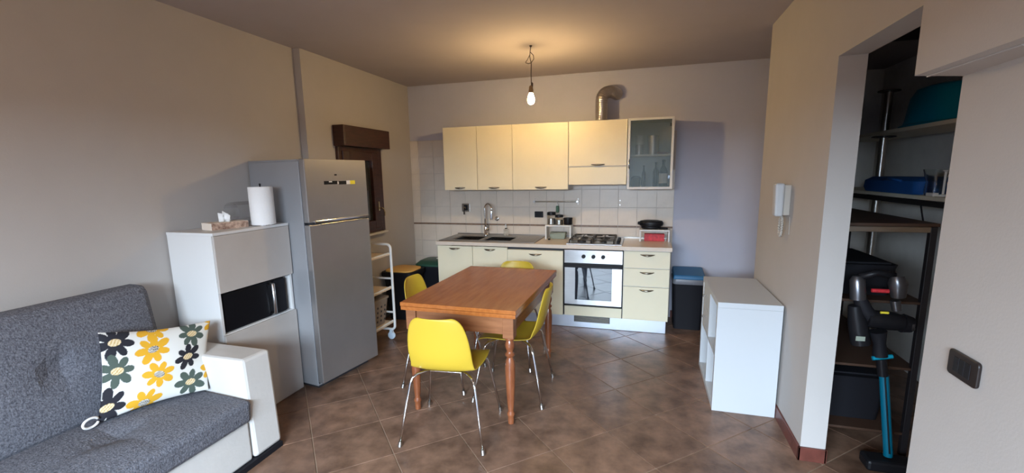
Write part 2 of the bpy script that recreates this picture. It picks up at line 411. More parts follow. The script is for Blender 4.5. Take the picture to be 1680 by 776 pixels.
# faucet
t = thing('faucet', 'tall chrome gooseneck kitchen tap behind the sink bowls', 'faucet', (1.0,-.11,.882))
MB().lathe([(.028,.882),(.028,.888),(.022,.895),(.020,.97),(.017,.985)], (1.0,-.11,0), 18).build('base', M['chrome'], t, smooth=True)
pth = [(.995,-.11,.97),(.992,-.11,1.10),(.990,-.11,1.19)]+[(1.040-.05*math.cos(a),-.11-.02*(1-math.cos(a)),1.19+.062*math.sin(a)) for a in [PI*k/10 for k in range(1, 11)]]+[(1.089,-.15,1.15)]
T(pth, .0105, 12).build('spout', M['chrome'], t, smooth='all')
T([(1.089,-.15,1.165),(1.087,-.152,1.13),(1.084,-.154,1.07)], [.013,.015,.014], 12).build('spray_head', M['chrome'], t, smooth=True)
T([(1.0,-.115,.945),(1.035,-.13,.95),(1.05,-.135,.962)], [.013,.013,.011], 10).build('mixer_body', M['chrome'], t, smooth=True)
T([(1.045,-.135,.96),(1.05,-.14,1.01)], [.006,.005], 8).build('lever', M['chrome'], t, smooth=True)
# hob
t = thing('gas_hob', 'steel gas hob with black cast iron pan supports on the worktop', 'hob', (2.3,-.33,.872))
B(2.03, 2.585, -.58, -.07, .8725, .884).build('plate', M['steel'], t, bev=.003)
for x, y, r in ((2.17,-.44,.045),(2.17,-.2,.036),(2.39,-.44,.036),(2.39,-.2,.050)):
    bo = MB().lathe([(r,.884),(r,.894),(r*.7,.897),(r*.68,.903),(r*.3,.905)], (x,y,0), 18).build('burner', M['iron'], t, smooth=True)
for x0, x1 in ((2.06, 2.275), (2.285, 2.50)):
    g = MB(); z = .917; r = .0055
    for y in (-.545,-.105): g.tube([(x0,y,z),(x1,y,z)], r, 6)
    for x in (x0, x1): g.tube([(x,-.545,z),(x,-.105,z)], r, 6)
    xm = (x0+x1)/2
    g.tube([(x0,-.325,z),(x1,-.325,z)], r, 6)
    for yc in (-.44,-.2):
        for dx, dy in ((1,0),(-1,0),(0,1),(0,-1)):
            g.tube([(xm+dx*.107,yc+dy*.105,z),(xm+dx*.03,yc+dy*.03,z+.004)], r, 6)
    for x in (x0, x1):
        for y in (-.545,-.325,-.105): g.tube([(x,y,z),(x,y,.884)], r, 6)
    g.build('pan_support', M['iron'], t, smooth=True)
for k in range(4): MB().lathe([(.017,.884),(.016,.908),(.012,.911)], (2.542,-.50+k*.085,0), 14).build('knob', M['black'], t, smooth=True)
# wall cabinets
UZ0, UZ1, UY = 1.418, 2.106, -.345
ug = 'cream wall cabinets over the sink'
for i, (a, b, lab) in enumerate(((.600,1.0,'narrow cream wall cabinet at the left end of the row over the sink'),(1.0,1.405,'narrow cream wall cabinet, second from the left in the row'),(1.405,2.01,'wide cream wall cabinet above the utensil rail'))):
    t = thing('wall_cabinet', lab, 'cabinet', ((a+b)/2,-.17,UZ0))
    B(a+.001, b-.001, -.325, -.006, UZ0, UZ1).build('body', M['carc'], t)
    d = B(a+.002, b-.002, UY, -.326, UZ0, UZ1).build('door', M['cream'], t, bev=.003)
    bow((a+b)/2 + (-.01 if i < 2 else .01), UY, UZ0+.028, .125).build('handle', M['bronze'], d, smooth='all')
t = thing('hood_cabinet', 'cream wall cabinet with flap door and pull-out cooker hood above the hob', 'cabinet', (2.31,-.17,1.46))
B(2.013, 2.60, -.325, -.006, 1.50, UZ1).build('body', M['carc'], t)
d = B(2.014, 2.599, UY, -.326, 1.655, UZ1).build('flap_door', M['cream'], t, bev=.003)
bow(2.314, UY, 1.672, .135).build('handle', M['bronze'], d, smooth='all')
B(2.014, 2.599, UY+.002, -.326, 1.466, 1.646).build('hood_panel', M['cream'], t, bev=.003)
B(2.02, 2.593, -.325, -.02, 1.475, 1.499).build('hood_filter', M['tin'], t)
# glass cabinet
t = thing('glass_cabinet', 'white wall cabinet with a glazed metal-framed door at the right end', 'cabinet', (2.83,-.17,1.42))
c = MB(); c.box(2.603, 2.618, -.325, -.006, 1.418, 2.108).box(3.022, 3.037, -.325, -.006, 1.418, 2.108).box(2.618, 3.022, -.325, -.006, 1.418, 1.434).box(2.618, 3.022, -.325, -.006, 2.092, 2.108).box(2.618, 3.022, -.016, -.006, 1.434, 2.092)
c.build('body', M['carc'], t)
B(2.618, 3.022, -.315, -.016, 1.742, 1.760).build('shelf', M['carc'], t)
f = MB(); f.box(2.604, 2.628, UY, -.326, 1.416, 2.110).box(3.014, 3.038, UY, -.326, 1.416, 2.110).box(2.628, 3.014, UY, -.326, 1.416, 1.440).box(2.628, 3.014, UY, -.326, 2.088, 2.110)
d = f.build('glass_door', M['white'], t, bev=.002)
B(2.628, 3.014, -.338, -.334, 1.44, 2.088).build('pane', M['frost'], d)
T([(2.622,UY,1.71),(2.622,UY-.025,1.70),(2.622,UY-.025,1.63),(2.622,UY,1.62)], .006, 8).build('handle', M['chrome'], d, smooth='all')
for z in (1.52, 2.02): B(2.995, 3.018, -.334, -.322, z, z+.03).build('hinge', M['chrome'], d)
def bottle(x, y, z, h, r, lab, m='bottle', paper=False):
    t = thing('bottle', lab, 'bottle', (x,y,z))
    MB().lathe([(r*.9,z),(r,z+.01),(r,z+h*.58),(r*.8,z+h*.68),(r*.36,z+h*.78),(r*.34,z+h*.93)], (x,y,0), 16).build('body', M[m], t, smooth=True)
    MB().lathe([(r*.42,z+h*.93),(r*.42,z+h)], (x,y,0), 12).build('cap', M['blackm'], t)
    if paper: MB().lathe([(r*1.02,z+h*.14),(r*1.02,z+h*.50)], (x,y,0), 18).build('paper_label', M['label'], t, smooth=True)
bottle(2.955,-.22,1.435,.27,.040,'dark wine bottle with a white label behind the cabinet glass', paper=True)
bottle(2.885,-.15,1.435,.25,.030,'dark bottle without a label left of the white-labelled bottle')
bottle(2.765,-.20,1.435,.22,.020,'slim dark bottle in the middle of the lower glass-cabinet shelf')
o = MB().lathe([(.045,1.435),(.055,1.46),(.055,1.53),(.03,1.545)], (2.69,-.19,0), 18).build('storage_jar', M['bottle'], smooth=True, loc=(2.69,-.19,1.435)); tag(o, 'squat dark jar at the left of the lower glass-cabinet shelf', 'jar')
t = thing('canister', 'large cylindrical steel canister on the upper glass-cabinet shelf', 'canister', (2.85,-.2,1.76))
MB().lathe([(.055,1.761),(.055,1.93)], (2.85,-.2,0), 22).build('body', M['tin'], t, smooth=True)
MB().lathe([(.057,1.93),(.057,1.945),(.02,1.95)], (2.85,-.2,0), 22).build('lid', M['tin'], t, smooth=True)
t = thing('stacked_tins', 'pale stacked round tin left of the steel canister behind glass', 'tin', (2.71,-.2,1.76))
MB().lathe([(.042,1.761),(.042,1.86)], (2.715,-.2,0), 20).build('lower_tin', M['tin'], t, smooth=True)
MB().lathe([(.036,1.861),(.036,1.95)], (2.715,-.2,0), 20).build('upper_tin', M['label'], t, smooth=True)
o = MB().lathe([(.04,1.761),(.07,1.775),(.072,1.78),(.03,1.778)], (2.945,-.2,0), 20).build('saucer', M['pink'], smooth=True, loc=(2.945,-.2,1.761)); tag(o, 'low brown dish at the right of the upper glass-cabinet shelf', 'dish')
# duct
t = thing('exhaust_duct', 'ribbed aluminium exhaust duct rising from the hood cabinet and bending into the wall', 'duct', (2.325,-.17,2.107))
pt = [(2.325,-.17,2.107+k*.01) for k in range(23)]
ctr = (2.325+.082, 2.330)
for k in range(1, 15):
    a = PI-(PI*.60)*k/14; pt.append((ctr[0]+.082*math.cos(a), -.17+.08*(k/14)**1.5, ctr[1]+.082*math.sin(a)))
pt += [(2.448,-.065,2.405),(2.462,-.035,2.400),(2.468,-.008,2.398)]
# resample densely with ribs
P = [Vector(p) for p in pt]; dens = []
for a, b in zip(P, P[1:]):
    n = max(1, int((b-a).length/.004))
    dens += [a.lerp(b, k/n) for k in range(n)]
T([tuple(p) for p in dens], [.060+.0022*math.sin(i*1.9) for i in range(len(dens))], 20).build('hose', M['alu'], t, smooth='all')
MB().lathe([(.064,2.1065),(.064,2.116)], (2.325,-.17,0), 20).build('collar', M['alu'], t, smooth=True)
# wall fittings over worktop
t = thing('wall_socket', 'grey wall socket with a plug in it, left of the tap', 'socket', (.717,0,1.19))
B(.663, .768, -.014, -.003, 1.148, 1.247).build('plate', M['tin'], t, bev=.008)
B(.69, .742, -.018, -.012, 1.165, 1.23).build('insert', M['blackm'], t, bev=.003)
T([(.715,-.018,1.195),(.715,-.045,1.195)], .016, 12).build('plug', M['chrome'], t, smooth=True)
T([(.713,-.045,1.195),(.709,-.055,1.17),(.706,-.05,1.118)], .006, 8).build('plug_cable', M['blackm'], t, smooth='all')
t = thing('wall_outlet', 'black rectangular double outlet on the tiles left of the jars', 'socket', (1.62,0,1.12))
B(1.567, 1.668, -.014, -.003, 1.088, 1.158).build('plate', M['black'], t, bev=.008)
B(1.583, 1.652, -.017, -.012, 1.10, 1.146).build('insert', M['blackm'], t, bev=.002)
t = thing('round_valve', 'small round chrome valve cover on the tiles right of the tap', 'valve', (1.106,0,1.068))
MB().lathe([(.026,-.008),(.026,-.003)], (1.106,0,1.068), 18, 'y').build('rosette', M['chrome'], t, smooth=True)
MB().lathe([(.013,-.03),(.015,-.008)], (1.106,0,1.068), 14, 'y').build('cap', M['tin'], t, smooth=True)
t = thing('utensil_rail', 'thin steel utensil rail on the wall tiles under the cabinets', 'rail', (1.82,-.03,1.27))
T([(1.562,-.045,1.273),(2.078,-.045,1.273)], .007, 10).build('bar', M['bronze'], t, smooth=True)
for x in (1.572, 2.068):
    MB().lathe([(.012,-.06),(.012,-.003)], (x,0,1.273), 12, 'y').build('bracket', M['steel'], t, smooth=True)
    for z in (1.247, 1.30): MB().lathe([(.006,-.008),(.006,-.003)], (x,0,z), 8, 'y').build('screw_cap', M['tin'], t)
t = thing('hanging_grater', 'small dark green kitchen gadget hanging from the utensil rail', 'utensil', (1.84,-.045,1.14))
T([(1.84,-.052,1.265),(1.84,-.054,1.278),(1.84,-.044,1.283),(1.84,-.036,1.275),(1.84,-.04,1.24)], .002, 6).build('hook', M['steel'], t)
B(1.824, 1.858, -.055, -.035, 1.15, 1.225).build('body', M['greenp'], t, bev=.006)
B(1.832, 1.85, -.05, -.04, 1.225, 1.245).build('neck', M['tin'], t, bev=.003)
for z in (1.235, 1.285): MB().lathe([(.007,-.006),(.006,-.003)], (2.525,0,z), 8, 'y').build('screw_plug', M['tin'], wb)
# counter shelves
def counter_shelf(x0, x1, zt, lab):
    t = thing('counter_shelf', lab, 'shelf', ((x0+x1)/2,-.18,.872))
    B(x0, x1, -.255, -.095, zt-.016, zt).build('top_board', M['white'], t, bev=.002)
    for x in (x0, x1-.016): B(x, x+.016, -.253, -.097, .8725, zt-.0165).build('side', M['white'], t, bev=.002)
    return t
counter_shelf(1.742, 2.028, 1.030, 'small white counter shelf with jars on it, left of the hob')
counter_shelf(2.742, 3.040, .998, 'small white counter shelf at the right end of the worktop')
def jar(x, y, r, h, lab, lid=.25, dark=False):
    z = 1.0305; t = thing('storage_jar', lab, 'jar', (x,y,z))
    MB().lathe([(r*.9,z),(r,z+.006),(r,z+h*(1-lid))], (x,y,0), 20).build('body', M['black' if dark else 'glass'], t, smooth=True)
    if not dark: MB().lathe([(r*.88,z+.004),(r*.9,z+.012),(r*.9,z+h*.5)], (x,y,0), 18).build('contents', M['tin'], t, smooth=True)
    MB().lathe([(r*1.04,z+h*(1-lid)),(r*1.06,z+h*(1-lid)+.005),(r*1.04,z+h-.003),(r*.7,z+h)], (x,y,0), 20).build('lid', M['black'], t, smooth=True)
jar(1.800,-.19,.046,.140,'tallest clear jar with a black lid on the left counter shelf')
jar(1.889,-.20,.044,.110,'middle-height clear jar with a black lid on the counter shelf')
jar(1.985,-.19,.047,.080,'short all-black jar at the right on the left counter shelf', dark=True)
t = thing('dish_rack', 'grey-green dish box standing inside the left counter shelf', 'dish box', (1.87,-.17,.873))
MB().hexa([(1.80,-.22,.873),(1.95,-.22,.873),(1.95,-.13,.873),(1.80,-.13,.873),(1.785,-.23,.93),(1.965,-.23,.94),(1.965,-.12,.94),(1.785,-.12,.93)]).build('box', M['sponge'], t, bev=.006)
B(1.79, 1.962, -.226, -.124, .936, .944).build('cover', M['sponge'], t, bev=.003)
t = thing('shot_glass', 'tiny glass in front of the left counter shelf', 'glass', (1.80,-.30,.873))
MB().lathe([(.014,.8735),(.017,.905),(.015,.905),(.012,.878)], (1.795,-.29,0), 14).build('bowl', M['glass'], t, smooth=True)
MB().lathe([(.012,.8735),(.013,.884)], (1.795,-.29,0), 12).build('dregs', M['blackm'], t)
t = thing('soap_dispenser', 'clear soap dispenser with a white pump behind the sink', 'soap dispenser', (1.245,-.095,.882))
MB().lathe([(.026,.8825),(.029,.89),(.029,.95),(.012,.968),(.010,.975)], (1.245,-.095,0), 18).build('bottle', M['glass'], t, smooth=True)
MB().lathe([(.012,.972),(.012,.984),(.005,.987),(.005,1.005)], (1.245,-.095,0), 12).build('pump', M['white'], t, smooth=True)
T([(1.245,-.095,1.005),(1.245,-.105,1.01),(1.245,-.13,1.003)], .006, 8).build('nozzle', M['white'], t, smooth='all')
t = thing('contact_grill', 'black contact grill lying on the right counter shelf', 'grill', (2.86,-.17,1.0))
z = .9985
MB().lathe([(.075,z),(.098,z+.012),(.10,z+.03),(.118,z+.038),(.12,z+.050)], (2.855,-.175,0), 24, sx=1.0, sy=.62).build('base', M['black'], t, smooth=True)
MB().lathe([(.122,z+.052),(.124,z+.066),(.11,z+.085),(.07,z+.094),(.02,z+.096)], (2.855,-.175,0), 24, sx=1.0, sy=.62).build('lid', M['black'], t, smooth=True)
B(2.72, 2.75, -.20, -.15, z+.045, z+.075).build('hinge', M['blackm'], t, bev=.006)
T([(2.94,-.19,z+.012),(2.985,-.22,z+.013),(3.02,-.225,z+.012)], [.012,.013,.010], 10).build('plug', M['blackm'], t, smooth=True)
o = B(2.792, 2.992, -.20, -.13, .8728, .948).build('red_carton', M['red'], bev=.003, loc=(2.89,-.16,.8728)); tag(o, 'red patterned carton inside the right counter shelf', 'carton')

# ---------------------------------------------------------------- bins
def rrect(cx, cy, hx, hy, r, z, n=5):
    o = []
    for k, (sx, sy) in enumerate(((1,1),(-1,1),(-1,-1),(1,-1))):
        for i in range(n+1):
            a = PI/2*k+PI/2*i/n
            o.append((cx+sx*(hx-r)+r*math.cos(a), cy+sy*(hy-r)+r*math.sin(a), z))
    return o
def loft(rings, cap=True):
    n = len(rings[0]); m = MB(); F = []
    for i in range(len(rings)-1):
        for k in range(n): F.append((i*n+k, i*n+(k+1) % n, (i+1)*n+(k+1) % n, (i+1)*n+k))
    if cap: F.append(tuple(range(n-1,-1,-1))); F.append(tuple((len(rings)-1)*n+k for k in range(n)))
    return m.add([p for r in rings for p in r], F)
t = thing('waste_bin', 'black waste bin with an ochre yellow lid by the left wall', 'bin', (.2,-.66,0))
loft([rrect(.20,-.66,.135,.13,.03,.001), rrect(.20,-.66,.165,.16,.035,.47), rrect(.20,-.66,.185,.18,.04,.50), rrect(.20,-.66,.185,.18,.04,.545)]).build('bucket', M['blackm'], t, smooth=True)
loft([rrect(.20,-.66,.165,.16,.08,.546), rrect(.20,-.66,.165,.16,.08,.560), rrect(.20,-.66,.13,.125,.07,.572)]).build('lid', M['lidy'], t, smooth=True)
t = thing('waste_bin', 'black waste bin with a dark green lid beside the sink cabinet', 'bin', (.38,-.27,0))
loft([rrect(.40,-.27,.125,.13,.03,.001), rrect(.40,-.27,.15,.16,.035,.49), rrect(.40,-.27,.175,.18,.04,.52), rrect(.40,-.27,.175,.18,.04,.545)]).build('bucket', M['blackm'], t, smooth=True)
gl = loft([rrect(.40,-.27,.178,.183,.05,.546), rrect(.40,-.27,.178,.183,.05,.565), rrect(.40,-.27,.14,.14,.06,.60)]).build('lid', M['green'], t, smooth=True)
MB().lathe([(.022,.600),(.020,.604)], (.42,-.22,0), 14).build('lid_button', M['label'], gl)
t = thing('waste_bin', 'black waste bin with a blue lid and plastic bag right of the drawers', 'bin', (3.235,-.25,0))
loft([rrect(3.235,-.25,.13,.13,.03,.001), rrect(3.235,-.25,.150,.15,.035,.50), rrect(3.235,-.25,.152,.155,.04,.52)]).build('bucket', M['blackm'], t, smooth=True)
loft([rrect(3.235,-.25,.156,.160,.04,.475), rrect(3.235,-.25,.160,.165,.04,.50), rrect(3.235,-.25,.154,.158,.04,.525)], cap=False).build('bin_bag', M['bag'], t, smooth=True)
MB().hexa([(3.08,-.41,.522),(3.39,-.41,.522),(3.39,-.09,.54),(3.08,-.09,.54),(3.09,-.40,.565),(3.38,-.40,.565),(3.38,-.10,.60),(3.09,-.10,.60)]).build('lid', M['lidb'], t, bev=.012)

# ---------------------------------------------------------------- trolley
t = thing('trolley', 'white tube-frame serving trolley on wheels behind the fridge', 'trolley', (.26,-1.57,0))
for y in (-1.34, -1.755):
    p = [(.05,y,.945),(.40,y,.945)]+[(.43+.04*math.sin(a), y, .905+.04*math.cos(a)) for a in [PI/2*k/6 for k in range(7)]]+[(.47,y,.5),(.47,y,.17)]+[(.43+.04*math.cos(a), y, .14-.04*math.sin(a)) for a in [PI/2*k/6 for k in range(1,7)]]+[(.40,y,.10),(.05,y,.10)]
    T(p, .0125, 12).build('frame', M['trolley'], t, smooth='all')
    for z in (.275, .612): T([(.05,y,z),(.47,y,z)], .010, 10).build('rail', M['trolley'], t, smooth=True)
    T([(.055,y,.10),(.055,y,.945)], .0125, 10).build('post', M['trolley'], t, smooth=True)
for z in (.175, .515, .845):
    b = MB().box(.05, .465, -1.755, -1.34, z, z+.012)
    tr = b.build('tray', M['tray'], t)
    for xx in (.45, .05): B(xx, xx+.012, -1.75, -1.35, z-.004, z+.025).build('tray_edge', M['trolley'], tr, bev=.003)
for x in (.425, .08):
    for y in (-1.35, -1.745):
        fk = T([(x,y,.10),(x,y,.075)], .012, 8).build('caster', M['wheel'], t)
        MB().lathe([(.03,y-.012),(.038,y-.008),(.038,y+.008),(.03,y+.012)], (x+.008,0,.039), 18, 'y').build('wheel', M['wheel'], fk, smooth=True)
        B(x-.008, x+.024, y-.018, y+.018, .06, .09).build('fork', M['wheel'], fk, bev=.005)
t = thing('storage_basket', 'taupe perforated storage basket on the lowest tray of the trolley', 'basket', (.27,-1.57,.188))
loft([rrect(.27,-1.55,.14,.15,.03,.1885), rrect(.27,-1.55,.165,.185,.03,.43), rrect(.27,-1.55,.175,.19,.03,.432), rrect(.27,-1.55,.175,.19,.03,.448)]).build('body', M['wicker'], t, smooth=True)
for i in range(4):
    for k in range(5):
        z = .235+i*.045; y = -1.67+k*.06; xx = .27+.14+.025*(z-.188)/.24
        MB().lathe([(.011,xx-.004),(.011,xx+.002)], (0,y,z), 8, 'x').build('hole', M['dark'], t)
        yy = -1.57+.17+.035*(z-.188)/.24
    for k in range(4):
        z = .235+i*.045; x = .17+k*.065; yy = -1.55-.15-.035*(z-.188)/.24
        MB().lathe([(.011,yy-.002),(.011,yy+.004)], (x,0,z), 8, 'y').build('hole', M['dark'], t)

# ---------------------------------------------------------------- fridge
RF = -.151
t = thing('fridge', 'tall silver two-door fridge freezer standing left of the table', 'fridge', (.527,-2.457,0), RF)
def local(mb, P):
    m = wmat(P); mb.v = [tuple(m @ Vector(p)) for p in mb.v]; return mb
def LB(*a): return local(MB().box(*a), t)
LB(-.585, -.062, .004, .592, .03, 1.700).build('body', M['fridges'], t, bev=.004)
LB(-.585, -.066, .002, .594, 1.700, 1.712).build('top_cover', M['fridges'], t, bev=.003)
LB(-.062, -.052, .01, .586, .05, 1.69).build('gasket', M['dark'], t)
LB(-.50, -.09, .03, .56, .0, .03).build('base', M['dark'], t)
ud = LB(-.052, 0, 0, .594, 1.268, 1.714).build('freezer_door', M['fridge'], t, bev=.006)
ld = LB(-.052, 0, 0, .594, .062, 1.252).build('fridge_door', M['fridge'], t, bev=.006)
LB(-.045, -.004, .03, .585, 1.2525, 1.2675).build('grip_recess', M['dark'], t)
LB(-.02, .010, .045, .578, 1.262, 1.280).build('grip', M['chrome'], t, bev=.004)
LB(-.02, .006, .10, .57, 1.246, 1.2545).build('lower_grip', M['tin'], t, bev=.003)
LB(.0, .0012, .16, .285, 1.533, 1.558).build('black_sticker', M['black'], ud)
LB(.0, .0014, .205, .235, 1.548, 1.557).build('white_mark', M['label'], ud)
LB(.0, .0012, .30, .375, 1.530, 1.556).build('black_sticker', M['black'], ud)
LB(.0, .0012, .375, .413, 1.530, 1.558).build('white_sticker', M['label'], ud)
LB(.0, .0012, .413, .465, 1.530, 1.558).build('yellow_sticker', M['yel'], ud)
LB(.0, .0012, .285, .30, 1.535, 1.55).build('white_mark', M['label'], ud)
LB(.0, .0012, .262, .285, 1.597, 1.607).build('emblem', M['blackm'], ud)
LB(.0, .0012, .292, .33, 1.599, 1.604).build('emblem', M['fridges'], ud)

# ---------------------------------------------------------------- microwave cabinet
t = thing('tall_cabinet', 'tall white cabinet with pale greige fronts and an open microwave niche', 'cabinet', (.13,-2.72,0))
x0, x1, y0, y1, H = -.050, .305, -3.03, -2.430, 1.266
c = MB().box(x0, x1, y0, y0+.018, 0, H-.018).box(x0, x1, y1-.018, y1, 0, H-.018).box(x0, x0+.008, y0+.018, y1-.018, 0, H-.018)
c.box(x0+.008, x1, y0+.018, y1-.018, .61, .628).box(x0+.008, x1, y0+.018, y1-.018, .890, .908).box(x0+.008, x1, y0+.018, y1-.018, .0, .02)
c.build('body', M['white'], t, bev=.001)
B(x0-.002, x1+.016, y0-.001, y1+.001, H-.018, H).build('top_board', M['white'], t, bev=.0015)
B(x1+.001, x1+.017, y0+.002, y1-.002, .893, H-.020).build('upper_door', M['oakw'], t, bev=.002)
B(x1+.001, x1+.017, y0+.002, y1-.002, .003, .622).build('lower_door', M['oakw'], t, bev=.002)
t = thing('microwave', 'black microwave with a silver upright handle in the cabinet niche', 'microwave', (.13,-2.74,.63))
B(-.03, .285, -3.005, -2.485, .6285, .878).build('body', M['black'], t, bev=.004)
B(.285, .295, -2.995, -2.645, .638, .870).build('door_window', M['mwglass'], t, bev=.002)
B(.285, .298, -2.595, -2.492, .638, .870).build('control_panel', M['blackm'], t, bev=.002)
T([(.288,-2.622,.862),(.318,-2.622,.858),(.318,-2.622,.65),(.288,-2.622,.646)], .013, 10).build('handle', M['steel'], t, smooth='all')
# on top of it
t = thing('tissue_box', 'low pale tissue box with a brown patterned end on the tall cabinet', 'tissue box', (.16,-2.80,1.266), 0)
t.rotation_euler = (0, 0, -.25); t.location = (.165,-2.80,1.2665)
MB_ = local(MB().box(-.06, .06, -.115, .115, 0, .045), t); MB_.build('box', M['tis'], t, bev=.001)
local(MB().box(.0601, .0608, -.114, .114, .001, .044), t).build('patterned_side', M['tisp'], t)
ts = MB()
for k in range(3):
    a = k*2.1+.3; c, s_ = math.cos(a), math.sin(a)
    ts.add([(-.035*c,-.035*s_,.044),(.035*c,.035*s_,.044),(.03*c+.015,.045*s_,.085+.01*k),(.0,.01*k-.01,.115-.012*k),(-.02*c,-.03*s_,.08)], [(0,1,2,3,4)])
local(ts, t).build('tissue', M['paper'], t, solid=.0015, smooth='all')
t = thing('paper_roll', 'upright white kitchen paper roll on the tall cabinet', 'paper roll', (.265,-2.59,1.266))
z = 1.2665
MB().lathe([(.055,z),(.055,z+.006)], (.265,-2.59,0), 24).build('stand', M['chrome'], t, smooth=True)
MB().lathe([(.0755,z+.0065),(.0765,z+.012),(.0765,z+.258),(.074,z+.262),(.022,z+.262),(.020,z+.256)], (.265,-2.59,0), 32).build('roll', M['paper'], t, smooth=True)
MB().lathe([(.005,z+.255),(.005,z+.275),(.008,z+.278),(.004,z+.284)], (.265,-2.59,0), 10).build('rod', M['black'], t, smooth=True)
t = thing('clear_container', 'low clear plastic container lying behind the paper roll', 'container', (.08,-2.63,1.266))
T([(.08,-2.67,1.359),(.08,-2.45,1.359)], .07, 24).build('tub', M['clear'], t, smooth=True)
B(.04, .12, -2.66, -2.46, 1.2665, 1.289).build('foot', M['clear'], t, bev=.003)

# ---------------------------------------------------------------- sofa
t = thing('sofa', 'dark grey tweed sofa with a white leatherette arm and base against the left wall', 'sofa', (.34,-4.0,0))
YS0, YS1 = -5.35, -3.09
def softbox(x0, x1, y0, y1, z0, z1, r=.02): return B(x0, x1, y0, y1, z0, z1)
for (a, b) in ((YS1-.19, YS1), (YS0, YS0+.19)):
    ar = MB().hexa([(-.03,a,.035),(.737,a,.035),(.737,b,.035),(-.03,b,.035),(-.03,a,.612),(.715,a,.612),(.715,b,.606),(-.03,b,.612)]).build('arm', M['leather'], t, bev=.018)
    for p in ar.data.polygons: p.use_smooth = False
B(-.02, .725, YS0+.20, YS1-.20, .035, .262).build('base', M['leather'], t, bev=.012)
B(.0, .745, YS0+.01, YS1-.006, .0, .034).build('plinth', M['blackm'], t, bev=.003)
def cushion(pts_fn, nu, nv): pass
def seat(y0, y1):
    m = MB(); nx, ny = 14, 18; V = []; F = []
    for j in range(ny+1):
        for i in range(nx+1):
            u, v = i/nx, j/ny; x = .16+.60*u; y = y0+(y1-y0)*v
            z = .425 - .030*u
            z += .018*(1-abs(2*u-1)**3)*(1-abs(2*v-1)**4)
            for (tx, ty) in ((.5,.5),):
                d = math.hypot((u-tx)*.6, (v-ty)*(y1-y0)*.7); z -= .030*math.exp(-(d/.07)**2)+.006*math.exp(-(min(abs(u-tx)*.6, abs(v-ty)*1.0)/.02)**2)*math.exp(-(d/.25)**2)
            V.append((x, y, z))
    m.add(V, [(j*(nx+1)+i, j*(nx+1)+i+1, (j+1)*(nx+1)+i+1, (j+1)*(nx+1)+i) for j in range(ny) for i in range(nx)])
    # skirt sides down to bottom
    n = len(m.v); ring = [i for i in range(nx+1)]+[(j)*(nx+1)+nx for j in range(1,ny+1)]+[ny*(nx+1)+i for i in range(nx-1,-1,-1)]+[j*(nx+1) for j in range(ny-1,0,-1)]
    low = []
    for q in ring: x, y, z = m.v[q]; low.append((x-.012 if x > .7 else x, y, .264))
    b = len(m.v); m.v += low; k = len(ring)
    m.f += [(ring[i], b+i, b+(i+1) % k, ring[(i+1) % k]) for i in range(k)]; m.f.append(tuple(b+i for i in range(k)))
    return m
ym = (YS0+YS1)/2
seat(ym+.003, YS1-.193).build('seat_cushion', M['sofa'], t, bev=.025)
seat(YS0+.193, ym-.003).build('seat_cushion', M['sofa'], t, bev=.025)
def back(y0, y1):
    m = MB(); nz, ny = 14, 18; V = []
    for j in range(ny+1):
        for i in range(nz+1):
            u, v = i/nz, j/ny; y = y0+(y1-y0)*v; z = .40+.61*u
            x = .22-.12*u+.03*(1-abs(2*u-1)**4)*(1-abs(2*v-1)**6)
            d = math.hypot((u-.52)*.6, (v-.48)*(y1-y0)); x -= .035*math.exp(-(d/.06)**2)+.006*math.exp(-(min(abs(u-.52)*.6, abs(v-.48)*(y1-y0))/.02)**2)*math.exp(-(d/.22)**2)
            V.append((x, y+(.02*(u) if v == 1 else 0), z))
    m.add(V, [(j*(nz+1)+i, j*(nz+1)+i+1, (j+1)*(nz+1)+i+1, (j+1)*(nz+1)+i) for j in range(ny) for i in range(nz)])
    ring = [i for i in range(nz+1)]+[(j)*(nz+1)+nz for j in range(1,ny+1)]+[ny*(nz+1)+i for i in range(nz-1,-1,-1)]+[j*(nz+1) for j in range(ny-1,0,-1)]
    b = len(m.v)
    for q in ring: x, y, z = m.v[q]; m.v.append((x-.13 if z > .9 else x-.155, y, z))
    k = len(ring); m.f += [(ring[i], b+i, b+(i+1) % k, ring[(i+1) % k]) for i in range(k)]; m.f.append(tuple(b+i for i in range(k)))
    return m
back(ym+.003, YS1-.205).build('back_cushion', M['sofa'], t, bev=.045)
back(YS0+.2, ym-.003).build('back_cushion', M['sofa'], t, bev=.045)
